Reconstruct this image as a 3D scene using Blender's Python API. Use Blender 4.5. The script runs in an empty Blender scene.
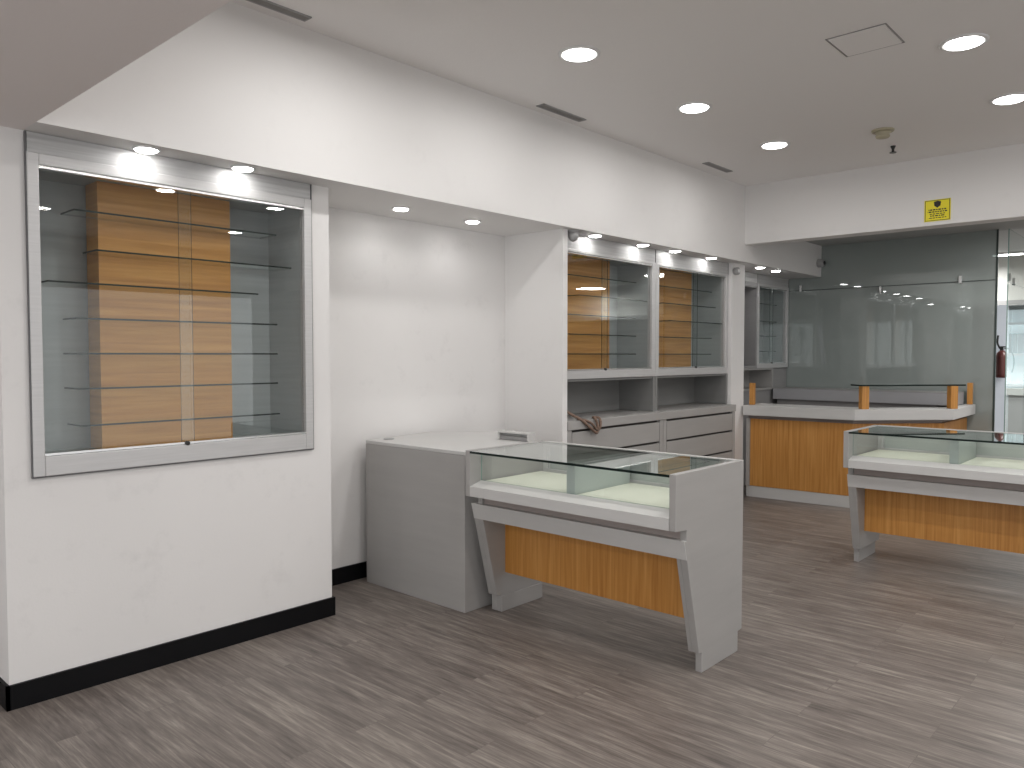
import bpy, bmesh, math, random
from mathutils import Matrix, Vector
random.seed(4)
SC = bpy.context.scene
COL = SC.collection

# ------------------------------------------------------------------ mesh builder
class MB:
    def __init__(s): s.v=[]; s.f=[]; s.m=[]
    def face(s, idx, mi=0): s.f.append(idx); s.m.append(mi)
    def box(s, x0,x1,y0,y1,z0,z1, mi=0, thin=None, edge_mi=1):
        b=len(s.v)
        s.v += [(x0,y0,z0),(x1,y0,z0),(x1,y1,z0),(x0,y1,z0),(x0,y0,z1),(x1,y0,z1),(x1,y1,z1),(x0,y1,z1)]
        for q,ax in (((0,3,2,1),2),((4,5,6,7),2),((0,1,5,4),1),((2,3,7,6),1),((1,2,6,5),0),((3,0,4,7),0)):
            s.face([b+i for i in q], mi if (thin is None or ax==thin) else edge_mi)
        return s
    def prism(s, pts, a, b, axis='y', mi=0, edge_mi=None):
        """closed polygon pts (2D) extruded from a to b along axis; pts are (x,z) for 'y', (x,y) for 'z', (y,z) for 'x'"""
        def P(p,t):
            return {'y':(p[0],t,p[1]),'z':(p[0],p[1],t),'x':(t,p[0],p[1])}[axis]
        n=len(pts); o=len(s.v)
        s.v += [P(p,a) for p in pts]+[P(p,b) for p in pts]
        s.face(list(range(o+n-1,o-1,-1)),mi); s.face(list(range(o+n,o+2*n)),mi)
        for i in range(n):
            j=(i+1)%n; s.face([o+i,o+j,o+n+j,o+n+i], mi if edge_mi is None else edge_mi)
        return s
    def lathe(s, prof, n=32, c=(0,0,0), mi=0, axis='z', cap=True):
        """profile [(r,h)...] revolved about axis"""
        o=len(s.v)
        for r,h in prof:
            for k in range(n):
                a=2*math.pi*k/n; p=(r*math.cos(a), r*math.sin(a), h)
                if axis=='x': p=(h,p[0],p[1])
                if axis=='y': p=(p[0],h,p[1])
                s.v.append((c[0]+p[0],c[1]+p[1],c[2]+p[2]))
        for i in range(len(prof)-1):
            for k in range(n):
                l=(k+1)%n
                s.face([o+i*n+k,o+i*n+l,o+(i+1)*n+l,o+(i+1)*n+k],mi)
        if cap:
            s.face([o+k for k in range(n-1,-1,-1)],mi)
            s.face([o+(len(prof)-1)*n+k for k in range(n)],mi)
        return s
    def tube(s, pts, r, n=8, mi=0):
        pts=[Vector(p) for p in pts]; o=len(s.v); up=Vector((0,0,1)); last=None
        for i,p in enumerate(pts):
            t=(pts[min(i+1,len(pts)-1)]-pts[max(i-1,0)]).normalized()
            if last is None:
                u=t.cross(up)
                if u.length<1e-3: u=t.cross(Vector((1,0,0)))
            else: u=last-t*last.dot(t)
            u.normalize(); w=t.cross(u); last=u
            for k in range(n):
                a=2*math.pi*k/n; q=p+(u*math.cos(a)+w*math.sin(a))*r; s.v.append(tuple(q))
        for i in range(len(pts)-1):
            for k in range(n):
                l=(k+1)%n; s.face([o+i*n+k,o+i*n+l,o+(i+1)*n+l,o+(i+1)*n+k],mi)
        s.face([o+k for k in range(n-1,-1,-1)],mi); s.face([o+(len(pts)-1)*n+k for k in range(n)],mi)
        return s

def obj(name, mb, mats, parent=None, loc=None, bevel=0, smooth=False):
    me=bpy.data.meshes.new(name); me.from_pydata(mb.v,[],mb.f)
    if not isinstance(mats,(list,tuple)): mats=[mats]
    for m in mats: me.materials.append(m)
    for p,mi in zip(me.polygons,mb.m): p.material_index=mi
    bm=bmesh.new(); bm.from_mesh(me); bmesh.ops.recalc_face_normals(bm,faces=bm.faces); bm.to_mesh(me); bm.free()
    if smooth:
        for p in me.polygons: p.use_smooth = len(p.vertices)==4
    o=bpy.data.objects.new(name,me); COL.objects.link(o)
    if parent: o.parent=parent
    if loc: o.location=loc
    if bevel:
        b=o.modifiers.new('bevel','BEVEL'); b.width=bevel; b.segments=2; b.limit_method='ANGLE'
    return o
def tag(o,label,cat,group=None,kind=None):
    if label: o['label']=label
    if cat: o['category']=cat
    if group: o['group']=group
    if kind: o['kind']=kind
    return o
def thing(name,label,cat,loc=(0,0,0),group=None,rot=0):
    o=bpy.data.objects.new(name,None); COL.objects.link(o); o.location=loc; o.rotation_euler=(0,0,rot)
    o.empty_display_size=.1
    return tag(o,label,cat,group)
def struct(name,mb,mats,label=None,cat=None,parent=None,bevel=0):
    o=obj(name,mb,mats,parent,bevel=bevel)
    if parent is None:
        o['kind']='structure'; tag(o,label,cat)
    return o
def copy_tree(o,parent=None):
    c=o.copy(); COL.objects.link(c)
    if parent: c.parent=parent
    for ch in list(o.children): copy_tree(ch,c)
    return c

# ------------------------------------------------------------------ materials
def srgb(r,g,b):
    f=lambda c:(c/255/12.92 if c/255<=.04045 else ((c/255+.055)/1.055)**2.4)
    return (f(r),f(g),f(b),1)
def newmat(name):
    m=bpy.data.materials.new(name); m.use_nodes=True; nt=m.node_tree; nt.nodes.clear()
    out=nt.nodes.new('ShaderNodeOutputMaterial'); return m,nt,out
def L(nt,a,b): nt.links.new(a,b)
def principled(name,col,rough=.5,metal=0,noise=None,bump=None,spec=.5,emis=None,es=0):
    """noise=(scale xyz, amount 0..1, detail): multiplies the colour by streaks"""
    m,nt,out=newmat(name); p=nt.nodes.new('ShaderNodeBsdfPrincipled'); L(nt,p.outputs[0],out.inputs[0])
    p.inputs['Base Color'].default_value=col; p.inputs['Roughness'].default_value=rough
    p.inputs['Metallic'].default_value=metal; p.inputs['Specular IOR Level'].default_value=spec
    if emis: p.inputs['Emission Color'].default_value=emis; p.inputs['Emission Strength'].default_value=es
    if noise or bump:
        tc=nt.nodes.new('ShaderNodeTexCoord')
    if noise:
        mp=nt.nodes.new('ShaderNodeMapping'); mp.inputs['Scale'].default_value=noise[0]; L(nt,tc.outputs['Object'],mp.inputs[0])
        n=nt.nodes.new('ShaderNodeTexNoise'); n.inputs['Scale'].default_value=1; n.inputs['Detail'].default_value=noise[2]; n.inputs['Roughness'].default_value=.6
        L(nt,mp.outputs[0],n.inputs['Vector'])
        r=nt.nodes.new('ShaderNodeMapRange'); r.inputs['From Min'].default_value=.3; r.inputs['From Max'].default_value=.7
        r.inputs['To Min'].default_value=1-noise[1]; r.inputs['To Max'].default_value=1+noise[1]*.4
        L(nt,n.outputs['Fac'],r.inputs['Value'])
        x=nt.nodes.new('ShaderNodeVectorMath'); x.operation='SCALE'; x.inputs[0].default_value=col[:3]; L(nt,r.outputs[0],x.inputs['Scale'])
        L(nt,x.outputs[0],p.inputs['Base Color'])
    if bump:
        n2=nt.nodes.new('ShaderNodeTexNoise'); n2.inputs['Scale'].default_value=bump[0]; n2.inputs['Detail'].default_value=4; L(nt,tc.outputs['Object'],n2.inputs['Vector'])
        b=nt.nodes.new('ShaderNodeBump'); b.inputs['Strength'].default_value=bump[1]; b.inputs['Distance'].default_value=.01
        L(nt,n2.outputs['Fac'],b.inputs['Height']); L(nt,b.outputs[0],p.inputs['Normal'])
    return m

def wall_paint(name,col,stain=.10):
    """painted plaster: roller texture, faint scuffs denser towards the floor"""
    m,nt,out=newmat(name); p=nt.nodes.new('ShaderNodeBsdfPrincipled'); L(nt,p.outputs[0],out.inputs[0])
    p.inputs['Roughness'].default_value=.62; p.inputs['Specular IOR Level'].default_value=.25
    g=nt.nodes.new('ShaderNodeNewGeometry')
    n=nt.nodes.new('ShaderNodeTexNoise'); n.inputs['Scale'].default_value=5; n.inputs['Detail'].default_value=8; n.inputs['Roughness'].default_value=.7
    L(nt,g.outputs['Position'],n.inputs['Vector'])
    r=nt.nodes.new('ShaderNodeMapRange'); r.inputs['From Min'].default_value=.56; r.inputs['From Max'].default_value=.76; r.inputs['To Min'].default_value=0; r.inputs['To Max'].default_value=stain*1.5
    L(nt,n.outputs['Fac'],r.inputs['Value'])
    n3=nt.nodes.new('ShaderNodeTexNoise'); n3.inputs['Scale'].default_value=1.1; n3.inputs['Detail'].default_value=3; L(nt,g.outputs['Position'],n3.inputs['Vector'])
    r3=nt.nodes.new('ShaderNodeMapRange'); r3.inputs['From Min'].default_value=.35; r3.inputs['From Max'].default_value=.65; r3.inputs['To Min'].default_value=0; r3.inputs['To Max'].default_value=stain*.6
    L(nt,n3.outputs['Fac'],r3.inputs['Value'])
    a=nt.nodes.new('ShaderNodeMath'); a.operation='ADD'; L(nt,r.outputs[0],a.inputs[0]); L(nt,r3.outputs[0],a.inputs[1])
    mx=nt.nodes.new('ShaderNodeMix'); mx.data_type='RGBA'; mx.inputs['A'].default_value=col; mx.inputs['B'].default_value=(col[0]*.5,col[1]*.5,col[2]*.5,1)
    L(nt,a.outputs[0],mx.inputs['Factor']); L(nt,mx.outputs['Result'],p.inputs['Base Color'])
    n2=nt.nodes.new('ShaderNodeTexNoise'); n2.inputs['Scale'].default_value=90; n2.inputs['Detail'].default_value=3; L(nt,g.outputs['Position'],n2.inputs['Vector'])
    b=nt.nodes.new('ShaderNodeBump'); b.inputs['Strength'].default_value=.10; b.inputs['Distance'].default_value=.003
    L(nt,n2.outputs['Fac'],b.inputs['Height']); L(nt,b.outputs[0],p.inputs['Normal'])
    return m

def floor_mat():
    m,nt,out=newmat('grey_oak_vinyl'); p=nt.nodes.new('ShaderNodeBsdfPrincipled'); L(nt,p.outputs[0],out.inputs[0])
    g=nt.nodes.new('ShaderNodeNewGeometry'); sp=nt.nodes.new('ShaderNodeSeparateXYZ'); L(nt,g.outputs['Position'],sp.inputs[0])
    cb=nt.nodes.new('ShaderNodeCombineXYZ'); L(nt,sp.outputs['Y'],cb.inputs['X']); L(nt,sp.outputs['X'],cb.inputs['Y'])
    br=nt.nodes.new('ShaderNodeTexBrick'); br.offset=.37; br.offset_frequency=2; br.squash=1
    br.inputs['Scale'].default_value=1; br.inputs['Brick Width'].default_value=1.25; br.inputs['Row Height'].default_value=.165
    br.inputs['Mortar Size'].default_value=.0014; br.inputs['Mortar Smooth'].default_value=.3; br.inputs['Bias'].default_value=0
    br.inputs['Color1'].default_value=(0,0,0,1); br.inputs['Color2'].default_value=(1,1,1,1); br.inputs['Mortar'].default_value=(.35,.35,.35,1)
    L(nt,cb.outputs[0],br.inputs['Vector'])
    # offset the streaks plank by plank
    off=nt.nodes.new('ShaderNodeVectorMath'); off.operation='SCALE'; L(nt,br.outputs['Color'],off.inputs[0]); off.inputs['Scale'].default_value=7
    add=nt.nodes.new('ShaderNodeVectorMath'); add.operation='ADD'; L(nt,cb.outputs[0],add.inputs[0]); L(nt,off.outputs[0],add.inputs[1])
    def streak(sx,sy,detail,dist):
        mp=nt.nodes.new('ShaderNodeMapping'); mp.inputs['Scale'].default_value=(sx,sy,1); L(nt,add.outputs[0],mp.inputs[0])
        n=nt.nodes.new('ShaderNodeTexNoise'); n.inputs['Scale'].default_value=1; n.inputs['Detail'].default_value=detail; n.inputs['Roughness'].default_value=.65; n.inputs['Distortion'].default_value=dist
        L(nt,mp.outputs[0],n.inputs['Vector']); return n
    n1=streak(2.6,30,7,.5); n2=streak(6,110,5,.2); n3=streak(1.0,6,3,0)
    def M(op,a,b):
        x=nt.nodes.new('ShaderNodeMath'); x.operation=op
        for i,q in enumerate((a,b)):
            if isinstance(q,(int,float)): x.inputs[i].default_value=q
            else: L(nt,q,x.inputs[i])
        return x.outputs[0]
    s=M('ADD',M('MULTIPLY',n1.outputs['Fac'],.55),M('MULTIPLY',n2.outputs['Fac'],.45))
    s=M('ADD',s,M('MULTIPLY',M('SUBTRACT',n3.outputs['Fac'],.5),.28))
    sc=nt.nodes.new('ShaderNodeSeparateColor'); L(nt,br.outputs['Color'],sc.inputs[0])
    s=M('ADD',s,M('MULTIPLY',M('SUBTRACT',sc.outputs[0],.5),.025))
    cr=nt.nodes.new('ShaderNodeValToRGB'); e=cr.color_ramp.elements
    e[0].position=.33; e[0].color=FLOOR[0]; e[1].position=.70; e[1].color=FLOOR[3]
    q=e.new(.46); q.color=FLOOR[1]; q=e.new(.55); q.color=FLOOR[2]
    L(nt,s,cr.inputs[0])
    dk=nt.nodes.new('ShaderNodeMix'); dk.data_type='RGBA'; dk.inputs['B'].default_value=FLOOR[0]
    L(nt,M('MULTIPLY',br.outputs['Fac'],.45),dk.inputs['Factor']); L(nt,cr.outputs[0],dk.inputs['A'])
    L(nt,dk.outputs['Result'],p.inputs['Base Color'])
    rr=nt.nodes.new('ShaderNodeMapRange'); rr.inputs['To Min'].default_value=.36; rr.inputs['To Max'].default_value=.5; L(nt,s,rr.inputs['Value']); L(nt,rr.outputs[0],p.inputs['Roughness'])
    p.inputs['Specular IOR Level'].default_value=.45
    b=nt.nodes.new('ShaderNodeBump'); b.inputs['Strength'].default_value=.12; b.inputs['Distance'].default_value=.002; L(nt,s,b.inputs['Height']); L(nt,b.outputs[0],p.inputs['Normal'])
    return m
FLOOR=[srgb(80,73,69),srgb(106,98,93),srgb(124,116,110),srgb(158,150,140)]

def wood_mat(name,vertical,tint=1.0):
    m,nt,out=newmat(name); p=nt.nodes.new('ShaderNodeBsdfPrincipled'); L(nt,p.outputs[0],out.inputs[0])
    g=nt.nodes.new('ShaderNodeNewGeometry'); mp=nt.nodes.new('ShaderNodeMapping'); L(nt,g.outputs['Position'],mp.inputs[0])
    mp.inputs['Scale'].default_value=(60,60,1.8) if vertical else (1.6,1.6,38)
    n=nt.nodes.new('ShaderNodeTexNoise'); n.inputs['Scale'].default_value=1; n.inputs['Detail'].default_value=5; n.inputs['Distortion'].default_value=.5; L(nt,mp.outputs[0],n.inputs['Vector'])
    cr=nt.nodes.new('ShaderNodeValToRGB'); e=cr.color_ramp.elements
    t=lambda r,g_,b:tuple(c*tint for c in srgb(r,g_,b)[:3])+(1,)
    e[0].position=.3; e[0].color=t(172,115,50); e[1].position=.72; e[1].color=t(203,148,80)
    q=e.new(.5); q.color=t(188,131,63)
    L(nt,n.outputs['Fac'],cr.inputs[0]); L(nt,cr.outputs[0],p.inputs['Base Color']); p.inputs['Roughness'].default_value=.45
    return m

def glass_pane(name,tint=(.90,.95,.93,1),haze=0.0,hazecol=(.2,.22,.21,1),boost=1.5,ior=1.5):
    """thin sheet: clear transmission, mirror reflection by Fresnel, optional milky film"""
    m,nt,out=newmat(name)
    tr=nt.nodes.new('ShaderNodeBsdfTransparent'); tr.inputs[0].default_value=tint
    gl=nt.nodes.new('ShaderNodeBsdfGlossy'); gl.inputs['Roughness'].default_value=.01; gl.inputs['Color'].default_value=(.95,.98,.97,1)
    fr=nt.nodes.new('ShaderNodeFresnel'); fr.inputs[0].default_value=ior
    base=tr.outputs[0]
    if haze>0:
        df=nt.nodes.new('ShaderNodeBsdfDiffuse'); df.inputs[0].default_value=hazecol
        mh=nt.nodes.new('ShaderNodeMixShader'); mh.inputs[0].default_value=haze; L(nt,tr.outputs[0],mh.inputs[1]); L(nt,df.outputs[0],mh.inputs[2]); base=mh.outputs[0]
    mu=nt.nodes.new('ShaderNodeMath'); mu.operation='MULTIPLY'; mu.inputs[1].default_value=boost; mu.use_clamp=True
    ge=nt.nodes.new('ShaderNodeNewGeometry'); inv=nt.nodes.new('ShaderNodeMath'); inv.operation='SUBTRACT'; inv.inputs[0].default_value=1; L(nt,ge.outputs['Backfacing'],inv.inputs[1])
    m0=nt.nodes.new('ShaderNodeMath'); m0.operation='MULTIPLY'; L(nt,fr.outputs[0],m0.inputs[0]); L(nt,inv.outputs[0],m0.inputs[1]); L(nt,m0.outputs[0],mu.inputs[0])
    mx=nt.nodes.new('ShaderNodeMixShader'); L(nt,mu.outputs[0],mx.inputs[0]); L(nt,base,mx.inputs[1]); L(nt,gl.outputs[0],mx.inputs[2]); L(nt,mx.outputs[0],out.inputs[0])
    return m
def emission(name,col,s):
    m,nt,out=newmat(name); e=nt.nodes.new('ShaderNodeEmission'); e.inputs[0].default_value=col; e.inputs[1].default_value=s; L(nt,e.outputs[0],out.inputs[0]); return m

WALL=wall_paint('white_wall_paint',(.80,.787,.777,1),.05)
WALLS=wall_paint('scuffed_wall_paint',(.80,.785,.775,1),.11)
CEIL=principled('ceiling_paint',(.86,.84,.83,1),.8,bump=(60,.08))
CEIL_LOW=principled('lowered_ceiling_paint',(.86,.81,.80,1),.8,bump=(60,.08))
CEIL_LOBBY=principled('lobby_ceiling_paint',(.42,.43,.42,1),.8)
FLOORM=floor_mat()
BLACK=principled('black_skirting',(.003,.003,.004,1),.5,spec=.2)
LAM=principled('grey_laminate',(.365,.355,.345,1),.5,noise=((1.5,1.5,14),.05,4))
LAMW=principled('pale_grey_laminate',(.56,.555,.545,1),.45,noise=((1.5,1.5,14),.04,4))
LAMD=principled('mid_grey_laminate',(.30,.295,.295,1),.5,noise=((1.5,1.5,14),.07,4))
LAMG=principled('case_interior_grey',(.42,.44,.45,1),.45,noise=((1.5,1.5,40),.10,4))
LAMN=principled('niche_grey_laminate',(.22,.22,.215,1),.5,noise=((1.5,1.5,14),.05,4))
LAMX=principled('dark_gap',(.05,.045,.04,1),.7)
BROWN=principled('brown_recess_strip',(.36,.31,.29,1),.6)
ALU=principled('brushed_aluminium',(.60,.595,.595,1),.42,.35,noise=((3,3,90),.08,3))
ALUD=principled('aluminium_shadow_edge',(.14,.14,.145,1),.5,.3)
FASC=principled('brushed_grey_fascia',(.52,.52,.52,1),.55,.15,noise=((2,2,70),.20,4))
WOODV=wood_mat('oak_veneer_upright_grain',True)
WOODH=wood_mat('oak_veneer_level_grain',False,1.1)
GLASS=glass_pane('clear_glass',tint=(.955,.97,.962,1))
GLASSD=glass_pane('case_door_glass',(.955,.97,.965,1),boost=1.5)
GLASSE=principled('green_glass_edge',(.004,.012,.010,1),.35,spec=.2)
GLASSEL=principled('pale_green_glass_edge',(.22,.33,.30,1),.2)
GLASSW=glass_pane('tinted_partition_glass',(.34,.38,.37,1),haze=.66,hazecol=(.40,.44,.425,1),boost=1.8)
PAD=principled('pale_green_display_pad',(.76,.76,.66,1),.6,emis=(.83,.95,.66,1),es=.03)  # faint glow added to the pads, which are no lamps
TRIMW=principled('white_trim_ring',(.75,.75,.75,1),.4)
EMIT=emission('lamp_diffuser',(1,.985,.96,1),14)
BLK=principled('black_plastic',(.02,.02,.02,1),.4)
GREYP=principled('grey_plastic',(.35,.35,.35,1),.45)
IVORY=principled('ivory_plastic',(.46,.42,.30,1),.5)
VENT=principled('vent_slats',(.16,.155,.15,1),.6)
YEL=principled('yellow_sign',(.88,.76,.02,1),.4)
INK=principled('black_ink',(.01,.01,.01,1),.5)
RED=principled('red_extinguisher_paint',(.11,.03,.028,1),.35)
CORD=principled('brown_cord',(.24,.16,.12,1),.7,noise=((80,80,80),.5,2))
PAPER=principled('white_paper',(.62,.60,.72,1),.7)
SHOPW=principled('shop_white',(.85,.9,.9,1),.5,emis=(.80,.93,1,1),es=.22)  # glow put into the material to imitate a brightly lit shop
SHOPG=principled('shop_grey',(.40,.42,.42,1),.5)
TRACK=principled('bright_track',(.8,.8,.8,1),.25,.9)
CHROME=principled('steel',(.6,.6,.6,1),.25,1)

# ------------------------------------------------------------------ levels and planes (metres)
WP=3.735      # plane of the display wall
WB=4.22       # back of the open recess
BK=3.56       # face of the bulkhead
SZ=2.445      # underside of the bulkhead / lowered ceiling
CZ=3.207      # ceiling
XG=9.50       # glass partition

# ------------------------------------------------------------------ room shell
struct('floor',MB().box(-3.2,17,-4.7,5.2,-.1,0),FLOORM,'grey wood-look plank floor','floor')
struct('ceiling',MB().box(1.05,7.43,-4.7,BK,CZ,CZ+.12),CEIL,'high grey-white ceiling with round downlights','ceiling')
struct('ceiling.001',MB().box(-3.2,1.05,-4.7,5.2,SZ,CZ+.12),CEIL_LOW,'lowered ceiling at the upper left','ceiling')
struct('wall_left_bulkhead',MB().box(1.05,XG+.1,BK,5.2,SZ,CZ+.12),WALL,'long white bulkhead above the wall cases','wall')
struct('ceiling_beam',MB().box(7.43,7.62,-4.7,BK,2.62,CZ+.12),WALL,'white beam across the end of the room with a yellow sign','beam')
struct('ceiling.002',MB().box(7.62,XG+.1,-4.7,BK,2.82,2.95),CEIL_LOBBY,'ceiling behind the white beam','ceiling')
# display wall with its opening for the first case
mb=MB()
nx0,nx1,nz0,nz1=1.062,2.436,.985,2.44
mb.box(.951,nx0,WP,WB+.2,0,SZ); mb.box(nx1,2.566,WP,WB+.2,0,SZ); mb.box(nx0,nx1,WP,WB+.2,0,nz0)
mb.box(nx0,nx1,4.13,WB+.2,nz0,SZ)
struct('wall_left',mb,WALLS,'scuffed white wall around the large display case','wall')
struct('wall_left.001',MB().box(2.566,4.56,WB,WB+.2,0,SZ),WALLS,'white back wall of the open recess','wall')
struct('wall_left.002',MB().box(4.56,4.617,3.63,WB+.2,0,SZ),WALL,'white side wall between recess and wall cabinets','wall')
struct('wall_left.003',MB().box(4.617,7.41,WB,WB+.2,0,SZ),WALL,'wall behind the wall cabinets','wall')
struct('wall_left.004',MB().box(7.41,7.70,3.685,WB+.2,0,SZ),WALL,'narrow white pier right of the wall cabinets','wall')
struct('wall_left.005',MB().box(7.70,XG+.1,WB+.10,WB+.2,0,SZ),WALL,'wall behind the reception desk','wall')
struct('wall_left.006',MB().box(-3.2,.951,5.0,5.2,0,SZ),WALL,'white wall left of the display wall','wall')
struct('wall_right',MB().box(-3.2,17,-4.9,-4.7,0,CZ+.12),WALL,'white wall opposite the cases','wall')
struct('wall_back',MB().box(-3.4,-3.2,-4.9,5.2,0,CZ+.12),WALL,'white wall at the near end of the room','wall')
H=.105
struct('baseboard_left',MB().box(.937,2.579,WP-.014,WP,0,H).box(.937,.951,WP-.014,4.98,0,H).box(2.566,2.580,WP,WB-.001,0,H),BLACK,'black skirting under the display wall','baseboard')
struct('baseboard_left.001',MB().box(2.580,4.546,WB-.014,WB,0,H).box(4.546,4.56,3.616,WB,0,H).box(4.546,4.60,3.616,3.63,0,H),BLACK,'black skirting along the recess','baseboard')
struct('baseboard_left.002',MB().box(7.42,7.70,3.672,3.685,0,H),BLACK,'black skirting on the narrow white pier','baseboard')

# corridor beyond the glass
struct('ceiling.003',MB().box(XG+.1,17,-4.7,5.2,2.95,3.1),principled('corridor_ceiling',(.50,.51,.50,1),.8),'corridor ceiling beyond the glass','ceiling')
struct('wall_far',MB().box(16.8,17,-4.7,5.2,0,3.1),WALL,'far corridor wall','wall')
struct('wall_far.001',MB().box(XG+.1,17,5.0,5.2,0,3.1),WALL,'corridor side wall','wall')
struct('wall_corridor_header',MB().box(13.5,13.62,-4.7,2.75,2.31,2.95),principled('header_white',(.62,.63,.60,1),.6),'pale header above the shopfront across the corridor','wall')
struct('wall_corridor_header.001',MB().box(13.49,13.62,2.75,5.0,0,2.95),WALL,'white wall across the corridor','wall')
struct('trim_1',MB().box(13.46,13.62,-4.7,2.75,2.235,2.31),GREYP,'grey rail under the pale corridor header','trim')
struct('trim_2',MB().box(11.95,12.08,2.045,2.19,0,2.16),principled('column_white',(.72,.76,.82,1),.5,emis=(.8,.88,1,1),es=.15),'slim white corridor column','trim')  # column material carries a slight added glow in place of corridor light

# glass partition
g=MB().box(XG-.006,XG+.006,1.73,4.2,.0,2.293,thin=0).box(XG-.006,XG+.006,1.73,3.56,2.2935,2.82,thin=0)
struct('window_1',g,[GLASSW,GLASSE],'large tinted glass partition behind the reception desk','window')
g=MB().box(XG-.006,XG+.006,3.56,3.96,2.2935,2.445,thin=0)
struct('window_2',g,[GLASSW,GLASSE],'small glass pane in the corner above the wall case','window')
struct('window_3',MB().box(XG+.02,XG+1.1,1.622,1.632,.01,2.25,thin=1).box(XG+.02,XG+1.1,1.622,1.632,2.262,2.82,thin=1),[GLASS,GLASSEL],'clear glass return beside the corridor opening','window')
struct('trim_4',MB().box(XG-.010,XG+.010,1.74,3.96,2.288,2.298),principled('seam_green',(.06,.075,.07,1),.4),'dark seam between the glass panes','trim')
struct('trim_3',MB().box(XG-.012,XG+.012,1.715,1.732,0,2.82),principled('dark_green_edge',(.03,.045,.04,1),.3),'dark glass edge at the opening','trim')
clip=MB().box(-.02,.02,-.012,.012,-.04,.04)
for i,(x,y,z,mt,lab) in enumerate([(9.48,3.80,2.32,CHROME,'small steel glass clamp beside the wall case'),(9.48,2.87,2.25,CHROME,'small steel glass clamp at the centre of the partition'),(9.48,2.06,2.315,TRIMW,'white glass clamp near the opening edge'),
        (9.7,1.645,2.33,BLK,'dark glass clamp nearest the partition edge'),(9.95,1.645,2.30,BLK,'dark glass clamp further along the clear return')]):
    o=obj('glass_clamp',clip,mt,loc=(x,y,z),bevel=.002); tag(o,lab,'clamp','clamps on the glass partition')

# ------------------------------------------------------------------ display cases set in the wall
def make_case(name,label,x0,x1,z0,z1,fy,back,ztop,side,railb,railt,shelves,slide,wood=True,group=None,doors=True,wdx=0.0):
    """fy: front plane (world Y); shelves: [(z, dx)]"""
    t=thing(name,label,'display case',((x0+x1)/2,fy,z0),group)
    ox,oz=(x0+x1)/2,z0
    w=(x1-x0)/2; h=z1-z0; d=back-fy; ft=ztop-z0
    # outer frame
    f=MB()
    f.box(-w,-w+side,0,.05,0,h); f.box(w-side,w,0,.05,0,h); f.box(-w+side,w-side,0,.05,0,railb); f.box(-w+side,w-side,0,.05,h-railt,h)
    fr=obj('frame',f,ALU,t,bevel=.003)
    for q in (h-railt-.012,railb+.002): obj('door_track',MB().box(-w+side,w-side,.004,.046,q,q+.010),TRACK,t)
    if ft>h+.01: obj('fascia',MB().box(-w+.004,w-.004,.006,.03,h,ft),FASC,t)
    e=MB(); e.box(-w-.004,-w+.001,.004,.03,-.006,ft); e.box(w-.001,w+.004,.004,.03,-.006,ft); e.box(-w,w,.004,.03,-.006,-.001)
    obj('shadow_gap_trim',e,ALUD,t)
    c=MB(); a=-w+side-.02; b=w-side+.02
    c.box(a,a+.016,.051,d,railb-.03,h-railt+.03); c.box(b-.016,b,.051,d,railb-.03,h-railt+.03)
    c.box(a,b,d,d+.016,railb-.03,h-railt+.03); c.box(a,b,.051,d,railb-.03,railb-.014); c.box(a,b,.051,d,h-railt+.014,h-railt+.03)
    obj('carcass',c,LAMG,t)
    if wood:
        obj('back_panel',MB().box(-.332+wdx,.332+wdx,d-.17,d-.02,railb-.014,h-railt+.014),WOODH,t)
    shd=d-.17 if wood else d-.02
    wsh=.5 if wood else (w-side)-.03
    for z,dx in shelves:
        g=MB().box(-wsh+dx,wsh+dx,shd-.17,shd,z-z0-.004,z-z0+.004,thin=2)
        obj('glass_shelf',g,[GLASS,GLASSE],t)
        # little clips under the shelf
    if doors:
        m=slide-ox
        for (p,q,y,) in ((-w+side,m+.028,.012),(m-.028,w-side,.028)):
            g=MB().box(p,q,y,y+.005,railb,h-railt,thin=1)
            dd=obj('sliding_door',g,[GLASSD,GLASSE],t)
        k=MB().lathe([(.011,0),(.011,.016),(.007,.020)],16,(m-.012,.0,railb+.006),axis='y'); k2=MB()
        for v in k.v: k2.v.append((v[0],-v[1]+.012,v[2]))
        k2.f=k.f;k2.m=k.m
        obj('lock',k2,BLK,t)
    return t,ox,w,d

sh=[2.145,1.975,1.822,1.664,1.506,1.348,1.181]
dx=[0,.09,-.11,0,0,0,.01]
make_case('wall_display_case','large aluminium-framed display case set in the near white wall, seven glass shelves',1.056,2.442,.977,2.358,3.717,4.10,2.442,.046,.085,.05,
          list(zip(sh,dx)),1.738,wdx=-.008)
sh2=[2.13,1.978,1.82,1.665,1.508]
for nm,a,b,sl,lab,dd in (('wall_display_case',4.622,6.008,5.255,'wall display case with oak back above the open niche, beside the white pier',[-.06,.12,-.06,-.06,-.06]),
                     ('wall_display_case',6.012,7.405,6.76,'wall display case with oak back, right one of the pair above the drawers',[-.08,.0,.14,-.08,-.08])):
    t,ox,w,d=make_case(nm,lab,a,b,1.31,2.325,3.72,4.10,2.442,.055,.066,.022,list(zip(sh2,dd)),sl,wdx=-.055 if a<5 else -.02)
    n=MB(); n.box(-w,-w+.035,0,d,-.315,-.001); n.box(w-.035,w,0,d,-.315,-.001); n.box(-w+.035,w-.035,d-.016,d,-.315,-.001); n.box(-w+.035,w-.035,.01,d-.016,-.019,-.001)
    obj('open_niche',n,LAMN,t)
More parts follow.
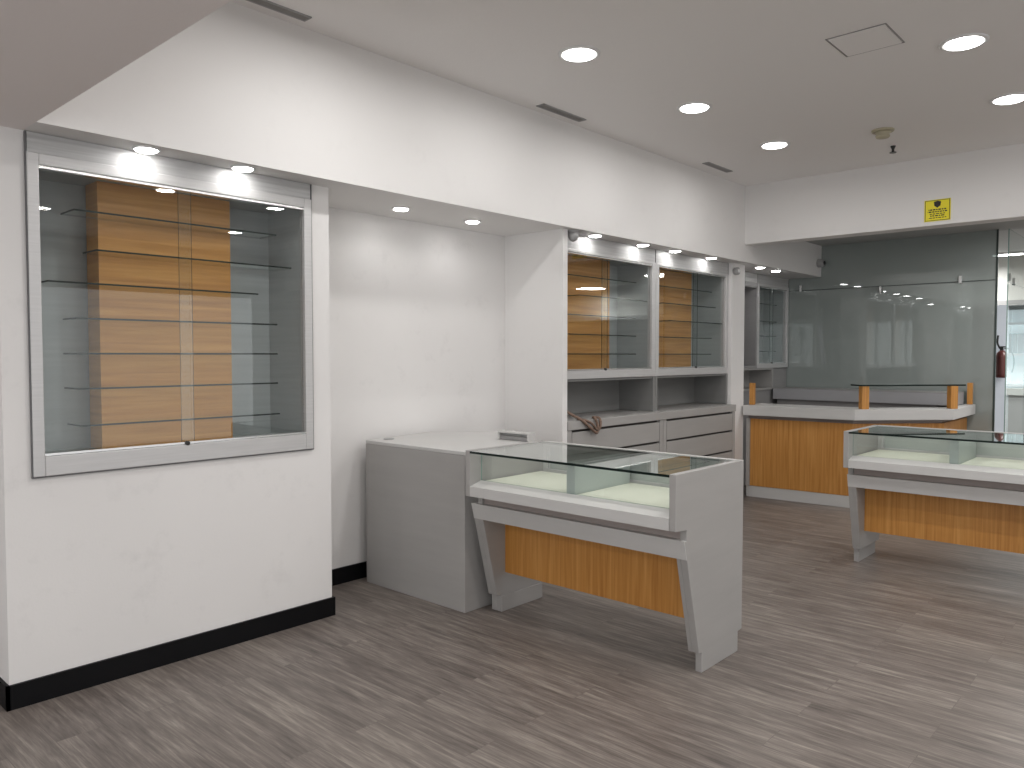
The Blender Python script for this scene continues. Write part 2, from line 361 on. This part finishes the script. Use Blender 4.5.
# corner case behind reception
t,ox,w,d=make_case('wall_display_case','dark glass display case in the corner behind the reception desk',8.60,9.48,1.345,2.335,3.95,4.26,2.442,.05,.055,.03,
          [(2.12,0),(1.91,0),(1.73,0),(1.545,0)],9.02,wood=False)
t=thing('open_wall_cabinet','open grey wall cabinet left of the dark corner case','cabinet',(8.15,3.95,1.345))
c=MB(); c.box(-.45,-.43,0,.31,0,.99); c.box(.41,.445,0,.31,0,.99); c.box(-.43,.41,.29,.31,0,.99); c.box(-.43,.41,0,.29,0,.03); c.box(-.43,.41,0,.29,.93,.99)
obj('carcass',c,LAMD,t); obj('fascia',MB().box(-.45,.445,.006,.03,.991,1.097),FASC,t)
n=MB(); n.box(-.45,-.43,0,.31,-.26,-.002); n.box(.86,.90,0,.31,-.26,-.002); n.box(-.43,.86,.29,.31,-.26,-.002); n.box(-.43,.86,0,.29,-.26,-.235); n.box(-.43,.86,0,.29,-.02,-.002)
obj('open_niche',n,LAM,t)
obj('lower_panel',MB().box(-.45,1.33,.02,.045,-1.343,-.262).box(.902,1.33,.02,.045,-.262,-.002),LAMD,t)
p=MB(); 
for i in range(7):
    z=.03+i*.09
    y=.03+.012*i
    p.v += [(-.02,y,z),(.135,y,z)]
for i in range(6): p.face([2*i,2*i+1,2*i+3,2*i+2])
o=obj('paper_sheet',p,PAPER,loc=(8.15,3.96,1.347)); 
o.modifiers.new('s','SOLIDIFY').thickness=.002
tag(o,'pale paper sheet leaning inside the open wall cabinet','paper')

# ------------------------------------------------------------------ drawer cabinets under the pair
def drawer_cabinet(x0,x1,label):
    t=thing('drawer_cabinet',label,'cabinet',((x0+x1)/2,3.63,0),'drawer cabinets below the wall cases')
    w=(x1-x0)/2
    c=MB(); c.box(-w,-w+.055,0,.45,.0,.922); c.box(w-.055,w,0,.45,.0,.922); c.box(-w+.055,w-.055,.05,.45,.02,.915)
    obj('carcass',c,LAM,t,bevel=.002)
    obj('shadow_gap',MB().box(-w+.055,w-.055,.03,.049,.1,.922),LAMX,t)
    obj('plinth',MB().box(-w+.055,w-.055,.012,.03,0,.10),LAM,t)
    zs=[.922,.735,.53,.325,.115]
    for i in range(4):
        obj('drawer',MB().box(-w+.062,w-.062,0,.022,zs[i+1]+.001,zs[i]-.018),LAM,t,bevel=.002)
    return t
drawer_cabinet(4.62,6.0,'grey drawer cabinet beside the white pier, partly behind the glass counter')
drawer_cabinet(6.004,7.40,'grey drawer cabinet with three visible dark slit lines, right of its twin')
o=obj('worktop',MB().box(4.62,7.405,3.622,4.10,.924,.992),LAM,bevel=.003); tag(o,'long grey worktop over the drawer cabinets with a cord on it','worktop')

# cord draped over the worktop edge
pts=[(4.63,3.70,1.10),(4.70,3.66,1.045),(4.78,3.62,1.0),(4.84,3.605,.955),(4.90,3.60,.915),(4.955,3.60,.885),(4.975,3.60,.91),(4.965,3.602,.96),(4.95,3.612,1.0),(4.99,3.66,1.003),(5.02,3.63,1.0),(5.015,3.605,.97),(5.0,3.602,.92),(4.965,3.6,.905)]
def smooth_pts(p,n=6):
    r=[]
    P=[Vector(q) for q in p]; P=[P[0]]+P+[P[-1]]
    for i in range(1,len(P)-2):
        for k in range(n):
            u=k/n; a,b,c,d=P[i-1:i+3]
            r.append(.5*((2*b)+(c-a)*u+(2*a-5*b+4*c-d)*u*u+(3*b-a-3*c+d)*u**3))
    r.append(P[-2]); return r
mb=MB().tube(smooth_pts(pts),.011); mb.tube(smooth_pts([(4.76,3.64,1.004),(4.83,3.612,.99),(4.90,3.602,.96),(4.94,3.60,.925),(4.98,3.60,.90)]),.010)
o=obj('cord',mb,CORD,smooth=True); tag(o,'brown cord looped over the front edge of the grey worktop','cord')

# ------------------------------------------------------------------ glass-topped counters
def make_counter(label,x,y,Ln=1.335,ext=0.0):
    t=thing('glass_counter',label,'counter',(x,y,0))
    prof=[(0,.968),(0,.712),(.10,.703),(.10,.655),(.082,.655),(.222,.10),(.25,.098),(.25,0),(.622,0),(.622,.10),(.665,.105),(.668,.968)]
    inner=[(.082,.655),(.222,.10),(.64,.10),(.64,.655)]
    for a,b,c,d in ((0,.034,.034,.056),(Ln-.034,Ln,Ln-.056,Ln-.034)):
        mb=MB().prism(prof,a,b)
        if not(ext and a>1): mb.prism(inner,c,d)
        if ext and a>1: mb.prism([(.082,.655),(.222,.10),(.25,.098),(.25,0),(.622,0),(.622,.10),(.665,.105),(.665,.655)],b,b+ext); mb.box(.25,.62,a-.010,a,0,.092)
        obj('end_panel',mb,LAM,t,bevel=.0025)
    a,b=.057,(Ln-.035 if ext else Ln-.057)
    mb=MB().prism([(.079,.6555),(.1015,.565),(.128,.565),(.108,.6555)],.001,Ln+ext-.001); mb.box(.108,.63,a,b,.632,.654)
    obj('apron',mb,LAMW,t)
    obj('recess_strip',MB().box(.115,.63,.035,Ln-.035,.655,.712),BROWN,t)
    obj('modesty_panel',MB().box(.29,.31,a,b,.225,.631),WOODV,t)
    a,b=.035,Ln-.035
    obj('case_front',MB().prism([(0,.713),(0,.768),(.088,.792),(.088,.713)],a,b),LAMW,t)
    obj('case_floor',MB().box(.089,.64,a,b,.713,.775),LAMW,t)
    m=Ln/2
    for p,q in ((a+.012,m-.03),(m+.03,b-.012)):
        obj('display_pad',MB().box(.105,.60,p,q,.776,.790),PAD,t,bevel=.003)
    obj('divider',MB().box(.10,.60,m-.026,m+.026,.776,.951),principled('frosted_divider',(.42,.47,.45,1),.3),t)
    obj('front_glass',MB().box(.089,.097,a,b,.793,.952,thin=0),[GLASS,GLASSEL],t)
    obj('top_glass',MB().box(0.0,.635,a,b,.953,.965,thin=2),[GLASS,GLASSE],t)
    mb=MB().box(.636,.668,a,b,.936,.968).box(.636,.668,a,b,.713,.80)
    for yy in (a,b-.03): mb.box(.636,.668,yy,yy+.03,.80,.936)
    obj('back_frame',mb,LAMW,t)
    for p,q,xx in ((a+.03,m+.03,.640),(m-.03,b-.03,.652)):
        dd=obj('sliding_door',MB().box(xx,xx+.008,p,q,.80,.936),principled('pale_back_door',(.45,.48,.46,1),.25),t)
        for q1 in (p,q-.012): obj('door_stile',MB().box(xx-.004,xx,q1,q1+.012,.80,.936),ALU,dd)
    return t
make_counter('glass-topped counter in front, with flared grey legs and orange wood panel',3.012,1.755,ext=.035)
make_counter('second glass-topped counter, further back and cut by the right picture edge',5.552,.575)

# ------------------------------------------------------------------ low grey cabinet by the recess
t=thing('base_cabinet','plain waist-high grey cabinet standing at the open recess','cabinet',(3.10,3.187,0))
mb=MB().box(0,.60,0,.93,0,.92); obj('body',mb,LAM,t,bevel=.003)
top=[(0,0),(0,.93),(.65,1.02),(.97,.66),(.86,.36),(.60,0)]
obj('top',MB().prism(top,.921,.941,axis='z'),LAMW,t,bevel=.002)
mb=MB().box(.601,.63,.3,.929,0,.919).box(.63,.90,.55,.58,0,.919); obj('support_panel',mb,LAM,t)
o=obj('desk_grommet',MB().lathe([(.035,0),(.037,.004),(.030,.007),(.022,.005)],24),GREYP,loc=(3.235,4.045,.9415)); tag(o,'small round grey cable grommet on the far end of the cabinet top','grommet')
t=thing('desk_tray','small grey open-fronted tray on the cabinet top','tray',(3.72,3.24,.942))
mb=MB().box(0,.07,0,.012,0,.056).box(0,.07,.258,.27,0,.056).box(0,.07,.012,.258,.046,.056).box(.06,.07,.012,.258,0,.046)
obj('shell',mb,LAMW,t); obj('insert',MB().box(.012,.058,.014,.256,.001,.026),LAMD,t); obj('recess',MB().box(.026,.058,.014,.256,.027,.045),GREYP,t)

# ------------------------------------------------------------------ reception desk
t=thing('reception_desk','angled reception desk with oak front and thick grey top','desk',(7.7,3.6,0))
def loc(p,c=(7.7,3.6)): return [(x-c[0],y-c[1]) for x,y in p]
topo=[(7.645,3.665),(7.725,2.555),(8.445,1.865),(9.46,1.885),(9.46,1.975),(8.72,1.975),(8.12,2.60),(8.10,3.665)]
obj('desk_top',MB().prism(loc(topo),.868,.972,axis='z'),LAMW,t,bevel=.004)
gap=[(7.78,3.66),(7.855,2.61),(8.49,1.985),(9.44,1.99),(9.44,2.05),(8.62,2.05),(8.0,2.68),(7.95,3.66)]
obj('shadow_gap',MB().prism(loc(gap),.83,.867,axis='z'),BROWN,t)
def band(pts,th,z0,z1):
    mb=MB()
    for i in range(len(pts)-1):
        (x0,y0),(x1,y1)=pts[i],pts[i+1]; d=Vector((x1-x0,y1-y0)).normalized(); n=Vector((-d.y,d.x))*th
        mb.prism([(x0,y0),(x1,y1),(x1+n.x,y1+n.y),(x0+n.x,y0+n.y)],z0,z1,axis='z')
    return mb
outer=[(7.735,3.62),(7.80,2.60),(8.47,1.955),(9.47,1.965)]
obj('front_panel',band(loc(outer),.03,.118,.829),WOODV,t)
obj('plinth',band(loc([(7.74,3.66),(7.805,2.605),(8.475,1.96),(9.47,1.97)]),.03,0,.117),LAMW,t)
obj('end_strip',MB().box(.02,.06,.021,.06,.118,.829),LAM,t)
# glass shelf on posts stands on the top
t2=thing('counter_glass_shelf','raised glass shelf on the angled section of the reception desk','shelf',(7.8,2.6,.973))
gs=[(7.80,2.54),(8.60,1.80),(8.71,1.92),(7.91,2.66)]
obj('shelf_glass',MB().prism([(x-7.8,y-2.6) for x,y in gs],.224,.239,axis='z',edge_mi=1),[GLASS,GLASSE],t2)
def post(p,par,c):
    mb=MB().box(-.035,.035,-.035,.035,0,.223); o=obj('post',mb,WOODV,par,loc=(p[0]-c[0],p[1]-c[1],0),bevel=.002); o.rotation_euler.z=math.radians(-45)
post((7.885,2.525),t2,(7.8,2.6)); post((8.53,1.90),t2,(7.8,2.6))
for x,y,lab in ((7.785,3.625,'short oak post at the pier end of the reception desk'),(9.415,1.93,'short oak post at the far right end of the reception desk')):
    o=obj('oak_post',MB().box(-.024,.024,-.024,.024,0,.23),WOODV,loc=(x,y,.973),bevel=.002); tag(o,lab,'post','oak posts on the desk')
# work counter behind
t=thing('back_counter','grey back counter against the tinted glass partition','counter',(9.2,2.9,0))
obj('body',MB().box(-.2,.22,-.91,1.03,.974,1.095),principled('back_counter_grey',(.36,.36,.375,1),.5),t)
obj('base',MB().box(-.15,.22,-.75,1.0,0,.973),LAMD,t)
obj('top',MB().box(-.2,.23,-.91,1.03,1.096,1.105),LAMD,t)

# ------------------------------------------------------------------ ceiling fittings
def lamp(x,y,z,power,r=.09,spot=None,col=(1,.982,.96)):
    if spot:
        l=bpy.data.lights.new('spot_lamp','SPOT'); l.spot_size=math.radians(spot); l.spot_blend=.55; l.shadow_soft_size=.07
    else:
        l=bpy.data.lights.new('disk_lamp','AREA'); l.shape='DISK'; l.size=r*2; l.spread=math.radians(175)
    l.energy=power; l.color=col
    o=bpy.data.objects.new(l.name,l); COL.objects.link(o); o.location=(x,y,z); return o
def make_downlight(r,name,em=None):
    root=thing(name,'x','ceiling light')
    obj('trim_ring',MB().lathe([(r*.86,-.001),(r*.90,-.008),(r*1.05,-.010),(r*1.15,-.004),(r*1.15,0)],40,cap=False),TRIMW,root,smooth=True)
    obj('diffuser',MB().lathe([(r*.80,-.014),(r*.87,-.011),(r*.87,-.003)],40),em or EMIT,root)
    return root
big=make_downlight(.105,'ceiling_downlight'); small=make_downlight(.053,'recessed_spotlight',emission('spot_diffuser',(1,.985,.96,1),34))
first=True
P_BIG=12.5
for x,y,lab in [(3.548,2.71,'round ceiling downlight nearest the camera, above the front counter'),(4.84,2.70,'round ceiling downlight in the middle of the left row'),(6.13,2.69,'round ceiling downlight furthest along the left row, by the beam'),
               (4.83,1.058,'round ceiling downlight beside the square access hatch'),(6.09,1.052,'round ceiling downlight cut by the right picture edge')]:
    o=big if first else copy_tree(big); first=False
    o.location=(x,y,CZ); o['label']=lab; o['group']='round ceiling downlights'
    lamp(x,y,CZ-.014,P_BIG)
for x,y in [(2.27,2.71),(2.27,1.055),(3.55,1.055),(2.27,-.6),(3.55,-.6),(4.83,-.6),(6.1,-.6),(3.0,-2.6),(5.4,-2.6)]:
    lamp(x,y,CZ-.014,P_BIG*.9)
for x,y in [(-.9,1.5),(-.9,-.2),(-.9,-2.0),(-2.2,.6),(.2,-1.4),(-.8,3.6)]: lamp(x,y,SZ-.014,P_BIG*.85)  # unseen lamps without fixtures, added to brighten the near end
first=True
for x,y,p,lab in [(1.521,3.645,1,'small spotlight over the left half of the large wall case'),(1.999,3.648,1,'small spotlight over the right half of the large wall case'),
            (3.229,3.90,1,'small spotlight in the recess soffit, nearer the large case'),(3.876,3.90,1,'small spotlight in the recess soffit, nearer the pier'),
            (4.98,3.640,1,'small spotlight beside the soffit camera over the oak-backed case'),(5.67,3.640,1,'second small spotlight after the soffit camera'),
            (6.20,3.640,1,'third small spotlight after the soffit camera'),(6.88,3.640,1,'small spotlight by the sensor over the right wall case'),
            (7.97,3.64,1,'small spotlight just past the narrow white pier'),(8.42,3.66,1,'small spotlight furthest along the soffit, near the partition glass')]:
    o=small if first else copy_tree(small); first=False
    o.location=(x,y,SZ); o['label']=lab; o['group']='small soffit spotlights'
    lamp(x,y,SZ-.012,1.0 if y<3.8 else 1.9,spot=155)
def fill_light(x,y,z,sx,sy,rot,p):  # unseen area lamps added to brighten the room; the walls behind have no opening
    l=bpy.data.lights.new('fill_area_lamp','AREA'); l.shape='RECTANGLE'; l.size=sx; l.size_y=sy; l.energy=p; l.color=(.93,.97,1)
    o=bpy.data.objects.new(l.name,l); COL.objects.link(o); o.location=(x,y,z); o.rotation_euler=rot
fill_light(-3.1,-.5,1.25,2.3,5.5,(0,math.radians(-90),0),80)
fill_light(3.5,-4.6,1.3,6.5,2.3,(math.radians(90),0,0),52)
lamp(8.5,1.0,2.8,24,r=.1); lamp(8.6,-1.0,2.8,24,r=.1)  # unseen lamps added to lift the dim zone behind the beam

def vent(x0,x1,y0,y1,lab):
    t=thing('ceiling_vent',lab,'vent',((x0+x1)/2,(y0+y1)/2,CZ),'ceiling slot vents'); w=(x1-x0)/2; d=(y1-y0)/2
    mb=MB().box(-w,w,-d,-d+.008,-.006,0).box(-w,w,d-.008,d,-.006,0).box(-w,-w+.008,-d,d,-.006,0).box(w-.008,w,-d,d,-.006,0)
    obj('frame',mb,GREYP,t); s=MB()
    n=4
    for i in range(n):
        y=-d+.012+i*(2*d-.024)/(n-1); s.box(-w+.008,w-.008,y-.004,y+.004,-.005,0)
    obj('slats',s,principled('vent_slat_grey',(.30,.29,.28,1),.6),t); obj('duct_opening',MB().box(-w+.008,w-.008,-d+.008,d-.008,-.002,-.0005),LAMX,t)
vent(1.77,2.26,3.42,3.485,'long slot vent at the top edge, above the large wall case')
vent(4.08,4.56,3.415,3.485,'slot vent in the ceiling above the recess pier')
vent(6.28,6.74,3.355,3.42,'slot vent in the ceiling nearest the beam')
t=thing('access_hatch','square ceiling access hatch with dark seams','hatch',(4.45,1.45,CZ))
mb=MB()
for a,b,c,d in ((-.165,.165,-.155,-.148),(-.165,.165,.148,.155),(-.165,-.158,-.148,.148),(.158,.165,-.148,.148)): mb.box(a,b,c,d,-.003,0)
obj('seam',mb,principled('seam_grey',(.28,.27,.27,1),.6),t); obj('hatch_panel',MB().box(-.152,.152,-.142,.142,-.006,-.0005),CEIL,t)
t=thing('smoke_detector','ivory smoke detector on the ceiling near the beam','detector',(6.29,1.91,CZ))
obj('base',MB().lathe([(.075,-.014),(.08,-.008),(.08,0)],28),IVORY,t,smooth=True)
obj('head',MB().lathe([(.02,-.062),(.045,-.058),(.052,-.045),(.040,-.032),(.055,-.026),(.055,-.0145)],28),IVORY,t,smooth=True)
t=thing('sprinkler','small dark sprinkler head between smoke detector and beam','sprinkler',(6.82,1.99,CZ))
obj('stem',MB().lathe([(.012,-.05),(.009,-.03),(.02,-.006),(.02,0)],16),BLK,t); obj('deflector',MB().lathe([(.026,-.056),(.026,-.051)],16),BLK,t)

# security devices
t=thing('security_camera','grey dome camera under the soffit at the white pier','camera',(4.68,3.625,SZ))
obj('mount',MB().lathe([(.045,-.02),(.05,-.012),(.05,0)],24),GREYP,t,smooth=True)
obj('dome',MB().lathe([(.008,-.085),(.028,-.075),(.040,-.05),(.042,-.0205)],24),GREYP,t,smooth=True)
obj('bracket',MB().box(.02,.14,-.015,.015,-.035,-.0205),GREYP,t)
t=thing('motion_sensor','small pale motion sensor at the top of the narrow pier','sensor',(7.45,3.685,2.36))
obj('body',MB().lathe([(.03,0),(.038,-.01),(.038,-.05),(.03,-.056)],20,axis='y'),GREYP,t,smooth=True); obj('lens',MB().lathe([(.02,-.057),(.016,-.062)],20,axis='y'),TRIMW,t)
t=thing('security_camera','dark-lensed camera on the bulkhead end beside the partition','camera',(9.38,BK,2.60))
obj('body',MB().lathe([(.045,0),(.05,-.012),(.05,-.05),(.035,-.075)],24,axis='y'),GREYP,t,smooth=True); obj('lens',MB().lathe([(.024,-.076),(.02,-.085)],20,axis='y'),BLK,t)

# yellow notice on the beam
t=thing('warning_sign','small yellow notice with black emblem on the white beam','sign',(7.428,1.80,2.746))
obj('plate',MB().box(-.004,0,-.102,.102,-.092,.092),YEL,t)
mb=MB()
for a,b,c,d in ((-.096,.096,.083,.087),(-.096,.096,-.087,-.083),(-.096,-.092,-.087,.087),(.092,.096,-.087,.087)): mb.box(-.0055,-.0042,a,b,c,d)
obj('border',mb,INK,t)
mb=MB(); sc=[(-.028,.072),(-.024,.040),(0,.020),(.024,.040),(.028,.072),(.0,.080)]
mb.prism([(-y,z) for y,z in sc],-.0056,-.0042,axis='x'); obj('emblem',mb,INK,t)
mb=MB(); random.seed(7)
for z,h,w in ((.006,.011,.068),(-.012,.010,.076),(-.030,.007,.060),(-.046,.009,.055),(-.064,.007,.070)):
    y=-w
    while y<w:
        l=random.uniform(.010,.026); mb.box(-.0056,-.0042,y,min(y+l,w),z-h/2,z+h/2); y+=l+.006
obj('text_lines',mb,INK,t)

# ------------------------------------------------------------------ corridor fittings seen at the right edge
t=thing('corridor_tube_light','bright tube light on the corridor ceiling','ceiling light',(12.85,2.19,2.95))
obj('housing',MB().box(-.06,.06,-.2,.2,-.03,0),TRIMW,t); obj('diffuser',MB().box(-.045,.045,-.19,.19,-.045,-.031),EMIT,t)
lamp(11.5,.5,2.85,70,r=.3); lamp(12.8,2.8,2.85,40,r=.3); lamp(12.8,-2,2.85,60,r=.3)
t=thing('fire_extinguisher','dark red fire extinguisher hung on the white corridor column','fire extinguisher',(11.88,2.08,1.20))
obj('cylinder',MB().lathe([(.05,0),(.064,.015),(.066,.05),(.066,.27),(.058,.32),(.03,.355),(.018,.365)],28),RED,t,smooth=True)
obj('valve',MB().box(-.02,.02,-.02,.02,.366,.40).box(-.012,.012,-.05,.02,.40,.415),BLK,t)
obj('hose',MB().tube(smooth_pts([(0,.02,.385),(0,.05,.46),(0,.045,.56)]),.012).tube(smooth_pts([(0,-.03,.39),(0,-.11,.36),(0,-.14,.2),(0,-.12,.07)]),.008),BLK,t,smooth=True)
obj('hanger',MB().box(.03,.069,-.02,.02,.28,.33),CHROME,t)
t=thing('shop_shelving','bright white shop shelving across the corridor','shelving',(14.4,1.6,0))
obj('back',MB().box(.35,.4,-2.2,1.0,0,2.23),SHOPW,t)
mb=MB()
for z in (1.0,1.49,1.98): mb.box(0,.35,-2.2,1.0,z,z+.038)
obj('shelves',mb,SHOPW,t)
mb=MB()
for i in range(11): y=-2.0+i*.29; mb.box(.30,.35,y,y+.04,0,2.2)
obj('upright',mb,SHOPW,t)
t=thing('shop_counter','pale grey shop counter across the corridor','counter',(13.8,1.3,0))
obj('body',MB().box(-.2,.2,-1.6,.98,0,.90),SHOPG,t); obj('top',MB().box(-.24,.22,-1.62,1.0,.901,1.0),principled('shop_counter_top',(.6,.64,.62,1),.3),t)
for i,(y,lab) in enumerate(((2.335,'dark grey storage box on the shop shelving, left one'),(2.215,'dark grey storage box on the shop shelving, right one'))):
    o=obj('storage_box',MB().box(-.10,.06,-.045,.045,0,.31),principled('storage_box_grey',(.12,.12,.14,1),.5),loc=(14.52,y+.05,1.531),bevel=.004); tag(o,lab,'box','dark boxes on the shop shelving')

# ------------------------------------------------------------------ world, camera, view
w=bpy.data.worlds.new('world'); SC.world=w; w.use_nodes=True; bg=w.node_tree.nodes['Background']; bg.inputs[0].default_value=(.75,.8,.9,1); bg.inputs[1].default_value=.1
cam=bpy.data.cameras.new('camera'); cam.sensor_width=36; cam.lens=36*773/1024; cam.clip_start=.05; cam.clip_end=80
co=bpy.data.objects.new('camera',cam); COL.objects.link(co); SC.camera=co
R=[[0.6725567,-0.02774416,0.73952536],[-0.7400456,-0.02521401,0.6720839],[0.0,-0.99929701,-0.0374898]]   # columns: right, down, forward
M=Matrix(((R[0][0],-R[0][1],-R[0][2],0),(R[1][0],-R[1][1],-R[1][2],0),(R[2][0],-R[2][1],-R[2][2],1.5),(0,0,0,1)))
co.matrix_world=M
SC.view_settings.view_transform='Standard'; SC.view_settings.look='None'; SC.view_settings.exposure=0.08; SC.view_settings.gamma=1
cy=SC.cycles; cy.use_denoising=True; cy.max_bounces=10; cy.diffuse_bounces=5; cy.glossy_bounces=5; cy.transparent_max_bounces=16; cy.sample_clamp_indirect=6; cy.caustics_reflective=False; cy.caustics_refractive=False
